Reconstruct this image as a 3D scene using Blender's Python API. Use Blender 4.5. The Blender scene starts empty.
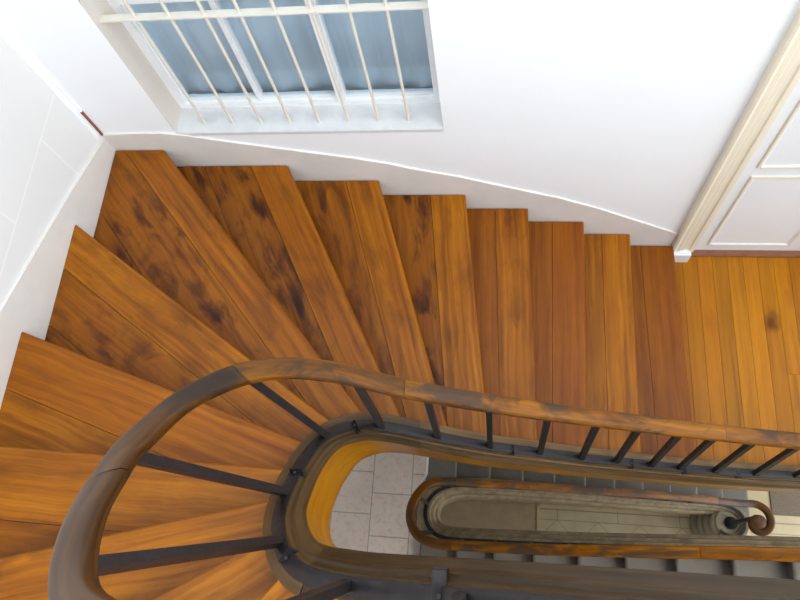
import bpy, bmesh, math, random
from mathutils import Vector, Matrix
random.seed(7)
SC = bpy.context.scene
COL = SC.collection
RISE = 0.165
WALL_Y = 2.0          # inner face of the wall behind the stairs
WALL_X = -2.128       # inner face of the left wall

# ------------------------------------------------------------------ helpers
def tag(o, label=None, cat=None, group=None, kind=None):
    if label: o['label'] = label
    if cat: o['category'] = cat
    if group: o['group'] = group
    if kind: o['kind'] = kind
    return o

def empty(name, loc, label, cat, group=None):
    o = bpy.data.objects.new(name, None)
    o.location = loc; o.empty_display_size = 0.1
    COL.objects.link(o)
    tag(o, label, cat, group)
    return o

def link(name, bm, mats, parent=None, smooth=False, angle=None):
    me = bpy.data.meshes.new(name)
    bmesh.ops.recalc_face_normals(bm, faces=bm.faces[:])
    bm.to_mesh(me); bm.free()
    if not isinstance(mats, (list, tuple)): mats = [mats]
    for m in mats: me.materials.append(m)
    if smooth:
        for p in me.polygons: p.use_smooth = True
        if angle: me.set_sharp_from_angle(angle=math.radians(angle))
    o = bpy.data.objects.new(name, me)
    COL.objects.link(o)
    if parent is not None:
        o.parent = parent
        o.matrix_parent_inverse = Matrix.Translation(-Vector(parent.location))
    return o

def box(bm, x0, x1, y0, y1, z0, z1, mi=0):
    v = [bm.verts.new(c) for c in ((x0,y0,z0),(x1,y0,z0),(x1,y1,z0),(x0,y1,z0),(x0,y0,z1),(x1,y0,z1),(x1,y1,z1),(x0,y1,z1))]
    for q in ((0,3,2,1),(4,5,6,7),(0,1,5,4),(1,2,6,5),(2,3,7,6),(3,0,4,7)):
        f = bm.faces.new([v[i] for i in q]); f.material_index = mi
    return v

def bevel_all(bm, w, seg=2):
    bmesh.ops.bevel(bm, geom=bm.edges[:], offset=w, segments=seg, affect='EDGES', profile=0.5)

def prism(bm, poly, z0, z1):
    a = [bm.verts.new((x, y, z0)) for x, y in poly]
    b = [bm.verts.new((x, y, z1)) for x, y in poly]
    n = len(poly)
    bm.faces.new(a[::-1]); bm.faces.new(b)
    fs = []
    for i in range(n): fs.append(bm.faces.new((a[i], a[(i+1)%n], b[(i+1)%n], b[i])))
    return a, b

def clip(poly, nx, ny, d):
    """keep the side nx*x+ny*y >= d"""
    out = []
    n = len(poly)
    for i in range(n):
        p, q = poly[i], poly[(i+1)%n]
        a = nx*p[0]+ny*p[1]-d; b = nx*q[0]+ny*q[1]-d
        if a >= 0: out.append(p)
        if (a > 0 and b < 0) or (a < 0 and b > 0):
            t = a/(a-b); out.append((p[0]+t*(q[0]-p[0]), p[1]+t*(q[1]-p[1])))
    return out

def smooth_path(pts, step=0.03):
    """Catmull-Rom through pts, resampled evenly"""
    P = [Vector(p) for p in pts]
    P = [2*P[0]-P[1]] + P + [2*P[-1]-P[-2]]
    out = []
    for i in range(1, len(P)-2):
        p0, p1, p2, p3 = P[i-1:i+3]
        def tj(ti, a, b): return ti + max((b-a).length, 1e-6)**0.5
        t0 = 0; t1 = tj(t0,p0,p1); t2 = tj(t1,p1,p2); t3 = tj(t2,p2,p3)
        n = max(2, int((p2-p1).length/step))
        for k in range(n):
            t = t1+(t2-t1)*k/n
            A1=(t1-t)/(t1-t0)*p0+(t-t0)/(t1-t0)*p1
            A2=(t2-t)/(t2-t1)*p1+(t-t1)/(t2-t1)*p2
            A3=(t3-t)/(t3-t2)*p2+(t-t2)/(t3-t2)*p3
            B1=(t2-t)/(t2-t0)*A1+(t-t0)/(t2-t0)*A2
            B2=(t3-t)/(t3-t1)*A2+(t-t1)/(t3-t1)*A3
            out.append((t2-t)/(t2-t1)*B1+(t-t1)/(t2-t1)*B2)
    out.append(P[-2].copy())
    for _ in range(3):
        out = [out[0]] + [(out[i-1]+out[i]*2+out[i+1])/4 for i in range(1, len(out)-1)] + [out[-1]]
    return out

def path_frames(path):
    fr = []
    for i, p in enumerate(path):
        a = path[max(i-1, 0)]; b = path[min(i+1, len(path)-1)]
        t = Vector((b.x-a.x, b.y-a.y, 0))
        if t.length < 1e-7: t = Vector((1,0,0))
        t.normalize()
        fr.append((p, Vector((-t.y, t.x, 0))))
    return fr

def sweep(bm, path, prof, tone=None, u0=0.0, scale_fn=None):
    """profile points (n, b): n towards the well, b up. Adds uv + board attributes"""
    fr = path_frames(path)
    uvl = bm.loops.layers.uv.verify()
    col = bm.loops.layers.float_color.get('board') or bm.loops.layers.float_color.new('board')
    uvl = bm.loops.layers.uv.verify()
    tone = tone or (random.random(), random.random(), random.random(), 1)
    rings = []
    us = [u0]; vs = [0.0]
    for i in range(1, len(path)): us.append(us[-1]+(path[i]-path[i-1]).length)
    pf = prof if callable(prof) else None
    if pf: prof = pf(path[0])
    m = len(prof)
    for j in range(m):
        a = prof[j]; b = prof[(j+1)%m]; vs.append(vs[-1]+math.hypot(b[0]-a[0], b[1]-a[1]))
    for i, (p, n) in enumerate(fr):
        s = scale_fn(i/(len(fr)-1)) if scale_fn else 1
        rings.append([bm.verts.new(p+n*(a*s)+Vector((0,0,b*s))) for a, b in (pf(p) if pf else prof)])
    for i in range(len(rings)-1):
        for j in range(m):
            f = bm.faces.new((rings[i][j], rings[i][(j+1)%m], rings[i+1][(j+1)%m], rings[i+1][j]))
            for l, (uu, vv) in zip(f.loops, ((us[i],vs[j]),(us[i],vs[j+1]),(us[i+1],vs[j+1]),(us[i+1],vs[j]))):
                l[uvl].uv = (uu, vv); l[col] = tone
    for r in (rings[0], rings[-1]):
        f = bm.faces.new(r)
        for l in f.loops: l[uvl].uv = (0, 0); l[col] = tone
    return us[-1]

def rod(bm, p, q, w, h=None, twist=0.0, up=None):
    """square bar from p to q"""
    p = Vector(p); q = Vector(q); h = h or w
    t = (q-p).normalized()
    a = Vector((math.cos(twist), math.sin(twist), 0))
    a = (a-t*a.dot(t)).normalized(); b = t.cross(a)
    vs = []
    for c in (p, q):
        for s1, s2 in ((-1,-1),(1,-1),(1,1),(-1,1)):
            vs.append(bm.verts.new(c+a*(s1*w/2)+b*(s2*h/2)))
    for qd in ((0,1,2,3),(7,6,5,4),(0,4,5,1),(1,5,6,2),(2,6,7,3),(3,7,4,0)):
        bm.faces.new([vs[i] for i in qd])

def cyl(bm, p, q, r, n=12, r2=None):
    p = Vector(p); q = Vector(q); r2 = r if r2 is None else r2
    t = (q-p).normalized()
    a = Vector((1,0,0)) if abs(t.x) < .9 else Vector((0,1,0))
    a = (a-t*a.dot(t)).normalized(); b = t.cross(a)
    A = [bm.verts.new(p+(a*math.cos(2*math.pi*i/n)+b*math.sin(2*math.pi*i/n))*r) for i in range(n)]
    B = [bm.verts.new(q+(a*math.cos(2*math.pi*i/n)+b*math.sin(2*math.pi*i/n))*r2) for i in range(n)]
    bm.faces.new(A[::-1]); bm.faces.new(B)
    for i in range(n): bm.faces.new((A[i], A[(i+1)%n], B[(i+1)%n], B[i]))

def lathe(bm, c, prof, n=40):
    rings = []
    for r, z in prof:
        rings.append([bm.verts.new((c[0]+r*math.cos(2*math.pi*i/n), c[1]+r*math.sin(2*math.pi*i/n), z)) for i in range(n)])
    for k in range(len(rings)-1):
        for i in range(n): bm.faces.new((rings[k][i], rings[k][(i+1)%n], rings[k+1][(i+1)%n], rings[k+1][i]))
    bm.faces.new(rings[0][::-1]); bm.faces.new(rings[-1])

# ------------------------------------------------------------------ materials
def new_mat(name):
    m = bpy.data.materials.new(name); m.use_nodes = True
    nt = m.node_tree; b = nt.nodes['Principled BSDF']
    return m, nt, b
def N(nt, t, **kw):
    n = nt.nodes.new(t)
    for k, v in kw.items():
        if k in n.inputs: n.inputs[k].default_value = v
        else: setattr(n, k, v)
    return n
def ramp(nt, stops):
    n = nt.nodes.new('ShaderNodeValToRGB'); cr = n.color_ramp
    while len(cr.elements) < len(stops): cr.elements.new(0.5)
    for e, (p, c) in zip(cr.elements, stops):
        e.position = p; e.color = (*c, 1) if len(c) == 3 else c
    return n
def mixc(nt, mode, fac, a, b):
    n = nt.nodes.new('ShaderNodeMix'); n.data_type = 'RGBA'; n.blend_type = mode
    for sock, v in ((0, fac), (6, a), (7, b)):
        if hasattr(v, 'is_output') or isinstance(v, bpy.types.NodeSocket): nt.links.new(v, n.inputs[sock])
        elif sock == 0: n.inputs[0].default_value = v
        else: n.inputs[sock].default_value = (*v, 1) if len(v) == 3 else v
    return n.outputs[2]
def math_n(nt, op, a, b=0.0):
    n = nt.nodes.new('ShaderNodeMath'); n.operation = op
    for i, v in enumerate((a, b)):
        if isinstance(v, bpy.types.NodeSocket): nt.links.new(v, n.inputs[i])
        else: n.inputs[i].default_value = v
    return n.outputs[0]

def wood(name, dark, mid, light, red, rough=(0.28, 0.45), knots=1.0, grain=(1.1, 34), blotch=0.5, coat=0.25, spec=0.4, patch=False, stain=None):
    m, nt, b = new_mat(name); L = nt.links.new
    uv = N(nt, 'ShaderNodeUVMap')
    at = N(nt, 'ShaderNodeAttribute', attribute_name='board')
    sep = N(nt, 'ShaderNodeSeparateColor'); L(at.outputs['Color'], sep.inputs[0])
    tone, offs, knot = sep.outputs
    w = math_n(nt, 'MULTIPLY', offs, 37.0)
    # slow warp of the grain
    mp0 = N(nt, 'ShaderNodeMapping'); mp0.inputs['Scale'].default_value = (2.2, 5, 1); L(uv.outputs[0], mp0.inputs[0])
    warp = N(nt, 'ShaderNodeTexNoise', noise_dimensions='4D', Scale=1.3, Detail=2.0); L(mp0.outputs[0], warp.inputs['Vector']); L(w, warp.inputs['W'])
    mp = N(nt, 'ShaderNodeMapping'); mp.inputs['Scale'].default_value = (grain[0], grain[1], 1); L(uv.outputs[0], mp.inputs[0])
    add = N(nt, 'ShaderNodeVectorMath', operation='MULTIPLY_ADD')
    L(warp.outputs['Color'], add.inputs[0]); add.inputs[1].default_value = (0.4, 1.5, 0); L(mp.outputs[0], add.inputs[2])
    g = N(nt, 'ShaderNodeTexNoise', noise_dimensions='4D', Scale=1.0, Detail=7.0, Roughness=0.62, Distortion=0.4)
    L(add.outputs[0], g.inputs['Vector']); L(w, g.inputs['W'])
    r1 = ramp(nt, [(0.25, dark), (0.48, mid), (0.72, light)]); L(g.outputs[0], r1.inputs[0])
    # tone of each board
    redf = math_n(nt, 'MULTIPLY', tone, 0.75)
    c = mixc(nt, 'MIX', redf, r1.outputs[0], red)
    c = mixc(nt, 'MIX', 0.8, r1.outputs[0], c)
    # cloudy figure
    mpb = N(nt, 'ShaderNodeMapping'); mpb.inputs['Scale'].default_value = (3.2, 8.5, 1); L(uv.outputs[0], mpb.inputs[0])
    nb = N(nt, 'ShaderNodeTexNoise', noise_dimensions='4D', Scale=1.0, Detail=4.0, Roughness=0.6, Distortion=1.2)
    L(mpb.outputs[0], nb.inputs['Vector']); L(w, nb.inputs['W'])
    rb = ramp(nt, [(0.36, (0.30,0.24,0.2)), (0.52, (1,1,1))]); L(nb.outputs[0], rb.inputs[0])
    kb = math_n(nt, 'MULTIPLY', knot, blotch)
    c = mixc(nt, 'MULTIPLY', kb, c, rb.outputs[0])
    # knots
    mpk = N(nt, 'ShaderNodeMapping'); mpk.inputs['Scale'].default_value = (1.7, 4.6, 1); L(uv.outputs[0], mpk.inputs[0])
    cbk = N(nt, 'ShaderNodeCombineXYZ'); L(w, cbk.inputs[0]); L(math_n(nt, 'MULTIPLY', w, 1.7), cbk.inputs[1])
    adk = N(nt, 'ShaderNodeVectorMath', operation='ADD'); L(mpk.outputs[0], adk.inputs[0]); L(cbk.outputs[0], adk.inputs[1])
    adk2 = N(nt, 'ShaderNodeVectorMath', operation='MULTIPLY_ADD'); L(nb.outputs['Color'], adk2.inputs[0]); adk2.inputs[1].default_value = (0.75, 0.75, 0); L(adk.outputs[0], adk2.inputs[2])
    vk = N(nt, 'ShaderNodeTexVoronoi', voronoi_dimensions='2D', Scale=1.0); L(adk2.outputs[0], vk.inputs['Vector'])
    rk = ramp(nt, [(0.0, (0.12,0.07,0.05)), (0.07, (0.38,0.28,0.22)), (0.20, (1,1,1))]); L(vk.outputs['Distance'], rk.inputs[0])
    kf = math_n(nt, 'MULTIPLY', knot, 1.1*knots)
    kf = math_n(nt, 'MINIMUM', kf, 1.0)
    c = mixc(nt, 'MULTIPLY', kf, c, rk.outputs[0])
    # fine pores
    mpp = N(nt, 'ShaderNodeMapping'); mpp.inputs['Scale'].default_value = (14, 220, 1); L(uv.outputs[0], mpp.inputs[0])
    npn = N(nt, 'ShaderNodeTexNoise', Scale=1.0, Detail=2.0); L(mpp.outputs[0], npn.inputs['Vector'])
    rp = ramp(nt, [(0.3, (0.72,0.68,0.62)), (0.55, (1,1,1))]); L(npn.outputs[0], rp.inputs[0])
    c = mixc(nt, 'MULTIPLY', 0.35, c, rp.outputs[0])
    if patch:
        mq = N(nt, 'ShaderNodeMapping'); mq.inputs['Scale'].default_value = (2.4, 6.0, 1); L(uv.outputs[0], mq.inputs[0])
        nq = N(nt, 'ShaderNodeTexNoise', Scale=1.0, Detail=5.0, Roughness=0.65, Distortion=0.6); L(mq.outputs[0], nq.inputs['Vector'])
        rq = ramp(nt, [(0.515, (0,0,0)), (0.585, (0.85,0.85,0.85))]); L(nq.outputs[0], rq.inputs[0])
        c = mixc(nt, 'MIX', rq.outputs[0], c, (0.048,0.030,0.019))
    if stain:
        tc = N(nt, 'ShaderNodeTexCoord'); ms = N(nt, 'ShaderNodeMapping'); ms.inputs['Location'].default_value = (-stain[0]*14, -stain[1]*7, 0); ms.inputs['Scale'].default_value = (14, 7, 0); L(tc.outputs['Object'], ms.inputs[0])
        ns = N(nt, 'ShaderNodeTexNoise', Scale=9.0, Detail=4.0); L(tc.outputs['Object'], ns.inputs['Vector'])
        av = N(nt, 'ShaderNodeVectorMath', operation='MULTIPLY_ADD'); L(ns.outputs['Color'], av.inputs[0]); av.inputs[1].default_value = (1.2,1.2,0); L(ms.outputs[0], av.inputs[2])
        av2 = N(nt, 'ShaderNodeVectorMath', operation='SUBTRACT'); L(av.outputs[0], av2.inputs[0]); av2.inputs[1].default_value = (0.6,0.6,0)
        ln = N(nt, 'ShaderNodeVectorMath', operation='LENGTH'); L(av2.outputs[0], ln.inputs[0])
        rs = ramp(nt, [(0.15, (0.25,0.18,0.14)), (0.62, (1,1,1))]); L(ln.outputs['Value'], rs.inputs[0])
        c = mixc(nt, 'MULTIPLY', 0.9, c, rs.outputs[0])
    # lightness of each board
    br = math_n(nt, 'MULTIPLY_ADD', at.outputs['Alpha'], 1.0)
    hs = N(nt, 'ShaderNodeHueSaturation', Saturation=1.10); L(c, hs.inputs['Color']); L(at.outputs['Alpha'], hs.inputs['Value'])
    L(hs.outputs[0], b.inputs['Base Color'])
    rr = N(nt, 'ShaderNodeMapRange'); L(g.outputs[0], rr.inputs[0]); rr.inputs[3].default_value = rough[1]; rr.inputs[4].default_value = rough[0]
    L(rr.outputs[0], b.inputs['Roughness'])
    b.inputs['Specular IOR Level'].default_value = spec
    b.inputs['Coat Weight'].default_value = coat; b.inputs['Coat Roughness'].default_value = 0.35
    bp = N(nt, 'ShaderNodeBump', Strength=0.12, Distance=0.004); L(g.outputs[0], bp.inputs['Height']); L(bp.outputs[0], b.inputs['Normal'])
    return m

def plain(name, c, rough=0.6, var=0.06, scale=6.0, bump=0.05, spec=0.4, metallic=0.0, dirt=None):
    m, nt, b = new_mat(name); L = nt.links.new
    tc = N(nt, 'ShaderNodeTexCoord')
    n = N(nt, 'ShaderNodeTexNoise', Scale=scale, Detail=6.0, Roughness=0.6); L(tc.outputs['Object'], n.inputs['Vector'])
    lo = tuple(max(0, x*(1-var)) for x in c); hi = tuple(min(1, x*(1+var)) for x in c)
    r = ramp(nt, [(0.3, lo), (0.7, hi)]); L(n.outputs[0], r.inputs[0])
    col = r.outputs[0]
    if dirt:
        n2 = N(nt, 'ShaderNodeTexNoise', Scale=dirt[1], Detail=5.0, Roughness=0.7); L(tc.outputs['Object'], n2.inputs['Vector'])
        r2 = ramp(nt, [(dirt[2], (0,0,0)), (dirt[2]+0.08, (1,1,1))]); L(n2.outputs[0], r2.inputs[0])
        col = mixc(nt, 'MIX', r2.outputs[0], col, dirt[0])
    L(col, b.inputs['Base Color'])
    b.inputs['Roughness'].default_value = rough; b.inputs['Metallic'].default_value = metallic
    b.inputs['Specular IOR Level'].default_value = spec
    bp = N(nt, 'ShaderNodeBump', Strength=bump, Distance=0.01); L(n.outputs[0], bp.inputs['Height']); L(bp.outputs[0], b.inputs['Normal'])
    return m

def tiles(name, c1, c2, mortar, sx, sy, off=(0,0), swap=False, rough=0.45, msize=0.004, speck=None):
    m, nt, b = new_mat(name); L = nt.links.new
    tc = N(nt, 'ShaderNodeTexCoord')
    mp = N(nt, 'ShaderNodeMapping'); L(tc.outputs['Object'], mp.inputs[0])
    mp.inputs['Location'].default_value = (off[0], off[1], 0)
    vec = mp.outputs[0]
    if swap:
        sp = N(nt, 'ShaderNodeSeparateXYZ'); L(vec, sp.inputs[0]); cb = N(nt, 'ShaderNodeCombineXYZ')
        L(sp.outputs[1], cb.inputs[0]); L(sp.outputs[0], cb.inputs[1]); vec = cb.outputs[0]
    br = N(nt, 'ShaderNodeTexBrick', Scale=1.0); L(vec, br.inputs['Vector'])
    br.inputs['Color1'].default_value = (*c1,1); br.inputs['Color2'].default_value = (*c2,1); br.inputs['Mortar'].default_value = (*mortar,1)
    br.inputs['Brick Width'].default_value = sx; br.inputs['Row Height'].default_value = sy; br.inputs['Mortar Size'].default_value = msize
    br.inputs['Mortar Smooth'].default_value = 0.1
    col = br.outputs[0]
    n = N(nt, 'ShaderNodeTexNoise', Scale=22.0, Detail=5.0, Roughness=0.65); L(tc.outputs['Object'], n.inputs['Vector'])
    if speck:
        r = ramp(nt, [(0.5, (1,1,1)), (0.62, speck)]); L(n.outputs[0], r.inputs[0]); col = mixc(nt, 'MULTIPLY', 0.8, col, r.outputs[0])
    L(col, b.inputs['Base Color']); b.inputs['Roughness'].default_value = rough
    bp = N(nt, 'ShaderNodeBump', Strength=0.2, Distance=0.003); bp.invert = True; L(br.outputs['Fac'], bp.inputs['Height']); L(bp.outputs[0], b.inputs['Normal'])
    return m

M_TREAD = wood('varnished_tread_wood', (0.085,0.022,0.003), (0.285,0.096,0.010), (0.47,0.185,0.022), (0.23,0.050,0.006), knots=1.0, blotch=1.0, coat=0.05, spec=0.22)
M_FLOORW = wood('varnished_floor_boards', (0.22,0.075,0.008), (0.37,0.145,0.018), (0.48,0.21,0.034), (0.32,0.10,0.012), knots=0.7, blotch=0.4, coat=0.05, spec=0.22, stain=(1.654,1.546))
M_RAIL = wood('worn_handrail_wood', (0.05,0.018,0.006), (0.21,0.078,0.013), (0.38,0.155,0.024), (0.09,0.045,0.02), knots=0.6, blotch=0.9, grain=(2.2,40), rough=(0.30,0.5), coat=0.0, spec=0.3, patch=True)
M_STRING = wood('worn_string_wood', (0.040,0.024,0.012), (0.095,0.058,0.028), (0.16,0.105,0.055), (0.07,0.042,0.020), knots=0.2, blotch=0.6, grain=(1.5,40), coat=0.0, spec=0.25)
M_STRFACE = wood('amber_string_face_wood', (0.24,0.085,0.012), (0.42,0.17,0.022), (0.52,0.25,0.04), (0.35,0.12,0.014), knots=0.3, blotch=0.5, grain=(1.2,18), coat=0.0, spec=0.2)
M_IRON = plain('dark_painted_iron', (0.015,0.012,0.013), rough=0.45, var=0.35, scale=30, bump=0.15, spec=0.35, dirt=((0.12,0.10,0.09), 45, 0.66))
M_WALL = plain('white_wall_paint', (0.87,0.885,0.90), rough=0.7, var=0.012, scale=2.5, bump=0.03)
M_SKIRT = plain('grey_white_skirting', (0.70,0.66,0.62), rough=0.55, var=0.05, scale=5, bump=0.05, dirt=((0.42,0.34,0.22), 9, 0.68))
M_SILL = plain('grey_stone_sill', (0.66,0.66,0.66), rough=0.5, var=0.08, scale=9, bump=0.04)
M_JAMB = plain('beige_reveal', (0.70,0.64,0.57), rough=0.6, var=0.03, scale=4)
M_WHITE = plain('white_window_paint', (0.84,0.85,0.86), rough=0.35, var=0.03, scale=20, dirt=((0.35,0.36,0.38), 38, 0.70))
M_GRILLE = plain('ivory_grille_paint', (0.72,0.67,0.58), rough=0.4, var=0.05, scale=20, bump=0.1, dirt=((0.12,0.06,0.04), 26, 0.74))
M_DOOR = plain('white_door_paint', (0.80,0.82,0.84), rough=0.4, var=0.015, scale=3)
M_CREAM = plain('cream_architrave_paint', (0.78,0.71,0.56), rough=0.45, var=0.03, scale=4)
M_THRESH = plain('reddish_threshold_wood', (0.22,0.085,0.04), rough=0.5, var=0.2, scale=14)
M_BROWN = plain('bare_reddish_corner_wood', (0.24,0.085,0.05), rough=0.7, var=0.3, scale=60)
M_STONE = plain('grey_stone_steps', (0.175,0.152,0.125), rough=0.7, var=0.12, scale=7, bump=0.08)
M_STONE_EDGE = plain('weathered_stone_string', (0.25,0.185,0.105), rough=0.8, var=0.35, scale=14, bump=0.12)
M_FOOT = plain('pale_turned_stone', (0.34,0.28,0.19), rough=0.6, var=0.15, scale=9)
M_EYE = plain('dark_turned_wood', (0.15,0.065,0.022), rough=0.45, var=0.3, scale=20)
M_CONC = plain('smooth_brown_screed', (0.40,0.295,0.16), rough=0.6, var=0.10, scale=8)
M_BEIGE = plain('beige_stone_border', (0.55,0.42,0.22), rough=0.5, var=0.1, scale=8)
M_MAT = plain('grey_brown_mat_pile', (0.17,0.13,0.09), rough=0.95, var=0.3, scale=80, bump=0.4)
M_PINK = tiles('pale_pink_floor_tiles', (0.78,0.66,0.57), (0.82,0.70,0.61), (0.42,0.35,0.31), 0.336, 0.325, off=(-0.915+0.0, 0.0), swap=True, speck=(0.93,0.80,0.75))
M_PLASTER = plain('soffit_plaster', (0.7,0.68,0.64), rough=0.8)

# left wall: paint over large flush blocks, the joints just showing
def wall_blocks():
    m, nt, b = new_mat('white_paint_over_blocks'); L = nt.links.new
    tc = N(nt, 'ShaderNodeTexCoord'); sp = N(nt, 'ShaderNodeSeparateXYZ'); L(tc.outputs['Object'], sp.inputs[0])
    cb = N(nt, 'ShaderNodeCombineXYZ'); L(math_n(nt, 'ADD', sp.outputs[1], 0.04), cb.inputs[0]); L(math_n(nt, 'ADD', sp.outputs[2], 0.29), cb.inputs[1])
    br = N(nt, 'ShaderNodeTexBrick', Scale=1.0, offset=0.5); L(cb.outputs[0], br.inputs['Vector'])
    br.inputs['Color1'].default_value = (0.76,0.75,0.735,1); br.inputs['Color2'].default_value = (0.77,0.76,0.745,1); br.inputs['Mortar'].default_value = (0.82,0.82,0.82,1)
    br.inputs['Brick Width'].default_value = 0.87; br.inputs['Row Height'].default_value = 0.535; br.inputs['Mortar Size'].default_value = 0.005
    L(br.outputs[0], b.inputs['Base Color']); b.inputs['Roughness'].default_value = 0.65
    return m
M_WALLL = wall_blocks()

# ground floor: pale stone with a border and a row of diamonds
def ground_mat():
    m, nt, b = new_mat('patterned_ground_tiles'); L = nt.links.new
    tc = N(nt, 'ShaderNodeTexCoord'); sp = N(nt, 'ShaderNodeSeparateXYZ'); L(tc.outputs['Object'], sp.inputs[0])
    X, Y = sp.outputs[0], sp.outputs[1]
    def line(expr, w):   # 1 where |expr| < w
        return math_n(nt, 'LESS_THAN', math_n(nt, 'ABSOLUTE', expr), w)
    # diamonds: period .42 along x, apex at y = .515, falling to y = .30
    fr = math_n(nt, 'FRACT', math_n(nt, 'DIVIDE', math_n(nt, 'SUBTRACT', X, 0.395), 0.42))
    tri = math_n(nt, 'ABSOLUTE', math_n(nt, 'SUBTRACT', fr, 0.5))       # 0 at apex
    apex = math_n(nt, 'SUBTRACT', math_n(nt, 'SUBTRACT', 0.515, Y), math_n(nt, 'MULTIPLY', tri, 0.42))
    l1 = math_n(nt, 'MULTIPLY', line(apex, 0.004), math_n(nt, 'LESS_THAN', Y, 0.515))
    l2 = line(math_n(nt, 'SUBTRACT', Y, 0.515), 0.004)
    l3 = line(math_n(nt, 'SUBTRACT', Y, 0.62), 0.006)
    fx = math_n(nt, 'FRACT', math_n(nt, 'DIVIDE', math_n(nt, 'SUBTRACT', X, 0.607), 0.617))
    l4 = math_n(nt, 'MULTIPLY', math_n(nt, 'LESS_THAN', fx, 0.012), math_n(nt, 'GREATER_THAN', Y, 0.515))
    s = math_n(nt, 'MINIMUM', math_n(nt, 'ADD', math_n(nt, 'ADD', l1, l2), math_n(nt, 'ADD', l3, l4)), 1.0)
    n = N(nt, 'ShaderNodeTexNoise', Scale=7.0, Detail=5.0); L(tc.outputs['Object'], n.inputs['Vector'])
    r = ramp(nt, [(0.3, (0.48,0.37,0.205)), (0.7, (0.56,0.45,0.27))]); L(n.outputs[0], r.inputs[0])
    c = mixc(nt, 'MIX', s, r.outputs[0], (0.27,0.21,0.13))
    L(c, b.inputs['Base Color']); b.inputs['Roughness'].default_value = 0.4
    return m
M_GROUND = ground_mat()

def glass_mat():
    m, nt, b = new_mat('window_glass'); L = nt.links.new
    nt.nodes.remove(b); out = nt.nodes['Material Output']
    tr = N(nt, 'ShaderNodeBsdfTransparent'); tr.inputs[0].default_value = (0.90,0.95,0.98,1)
    gl = N(nt, 'ShaderNodeBsdfGlossy'); gl.inputs['Roughness'].default_value = 0.05
    lw = N(nt, 'ShaderNodeLayerWeight', Blend=0.5); mx = N(nt, 'ShaderNodeMixShader')
    fr = math_n(nt, 'MULTIPLY_ADD', math_n(nt, 'POWER', lw.outputs['Facing'], 4.0), 0.5); fr.node.inputs[2].default_value = 0.04
    L(fr, mx.inputs[0]); L(tr.outputs[0], mx.inputs[1]); L(gl.outputs[0], mx.inputs[2]); L(mx.outputs[0], out.inputs[0])
    return m
M_GLASS = glass_mat()
def curtain_mat():
    m, nt, b = new_mat('blue_grey_curtain_cloth'); L = nt.links.new
    tc = N(nt, 'ShaderNodeTexCoord')
    n = N(nt, 'ShaderNodeTexNoise', Scale=3.0, Detail=3.0); L(tc.outputs['Object'], n.inputs['Vector'])
    r = ramp(nt, [(0.35, (0.66,0.75,0.82)), (0.7, (0.80,0.87,0.92))]); L(n.outputs[0], r.inputs[0])
    L(r.outputs[0], b.inputs['Base Color']); b.inputs['Roughness'].default_value = 0.8
    return m
M_CURT = curtain_mat()

# ------------------------------------------------------------------ room shell
def struct(name, bm, mats, **kw):
    o = link(name, bm, mats, **kw); o['kind'] = 'structure'; return o

WX0, WX1, WZ0, WZ1 = -1.707, -0.307, 1.4545, 2.95      # window opening
DX0, DX1, DZ1 = 1.20, 1.93, 2.45                     # door opening
TOP = 5.6; BOT = -3.465; WT = 0.40
bm = bmesh.new()
y0, y1 = WALL_Y, WALL_Y+WT
XS = [WALL_X-0.3, WX0, WX1, DX0, DX1, 6.0]
box(bm, XS[0], WX0, y0, y1, BOT, TOP)
box(bm, WX0, WX1, y0, y1, BOT, WZ0-0.03)
box(bm, WX0, WX1, y0, y1, WZ1, TOP)
box(bm, WX1, DX0, y0, y1, BOT, TOP)
box(bm, DX0, DX1, y0, y1, BOT, -0.02)
box(bm, DX0, DX1, y0, y1, DZ1, TOP)
box(bm, DX1, 6.0, y0, y1, BOT, TOP)
bmesh.ops.remove_doubles(bm, verts=bm.verts[:], dist=1e-5)
struct('wall_back', bm, M_WALL)
bm = bmesh.new(); box(bm, WALL_X-0.3, WALL_X, -1.6, WALL_Y, BOT, TOP)
struct('wall_left', bm, M_WALLL)
bm = bmesh.new(); box(bm, WALL_X-0.3, 6.0, -1.85, -1.6, BOT, 3.2)
struct('wall_front', bm, M_WALL)

# plaster bead in the corner, its paint gone at the foot
bm = bmesh.new(); box(bm, WALL_X, WALL_X+0.006, WALL_Y-0.045, WALL_Y, 1.47, TOP)
box(bm, WALL_X+0.006, WALL_X+0.020, WALL_Y-0.014, WALL_Y, 1.66, TOP)
struct('trim_1', bm, M_WALL)
bm = bmesh.new(); box(bm, WALL_X+0.006, WALL_X+0.017, WALL_Y-0.012, WALL_Y, 1.45, 1.66)
bmesh.ops.bevel(bm, geom=bm.edges[:], offset=0.002, segments=1, affect='EDGES')
struct('trim_2', bm, M_BROWN)

# ------------------------------------------------------------------ window
win = empty('window_1', (-1.007, 2.17, WZ0), None, None); win['kind'] = 'structure'
bm = bmesh.new(); box(bm, WX0, WX1, WALL_Y-0.004, 2.40, WZ0-0.03, WZ0); bmesh.ops.bevel(bm, geom=bm.edges[:], offset=0.004, segments=2, affect='EDGES')
link('window_sill', bm, M_SILL, win)
bm = bmesh.new(); box(bm, WX0-0.0, WX0+0.004, WALL_Y, 2.15, WZ0, WZ1); link('reveal', bm, M_JAMB, win)
FY0, FY1 = 2.150, 2.215
bm = bmesh.new()
box(bm, WX0+0.004, WX0+0.045, FY0, FY1, WZ0, WZ1); box(bm, WX1-0.045, WX1, FY0, FY1, WZ0, WZ1)
box(bm, WX0+0.045, WX1-0.045, FY0, FY1, WZ0, WZ0+0.032); box(bm, WX0+0.045, WX1-0.045, FY0, FY1, WZ1-0.05, WZ1)
box(bm, WX0+0.045, WX1-0.045, FY0, FY1, 2.180, 2.225)
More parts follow.
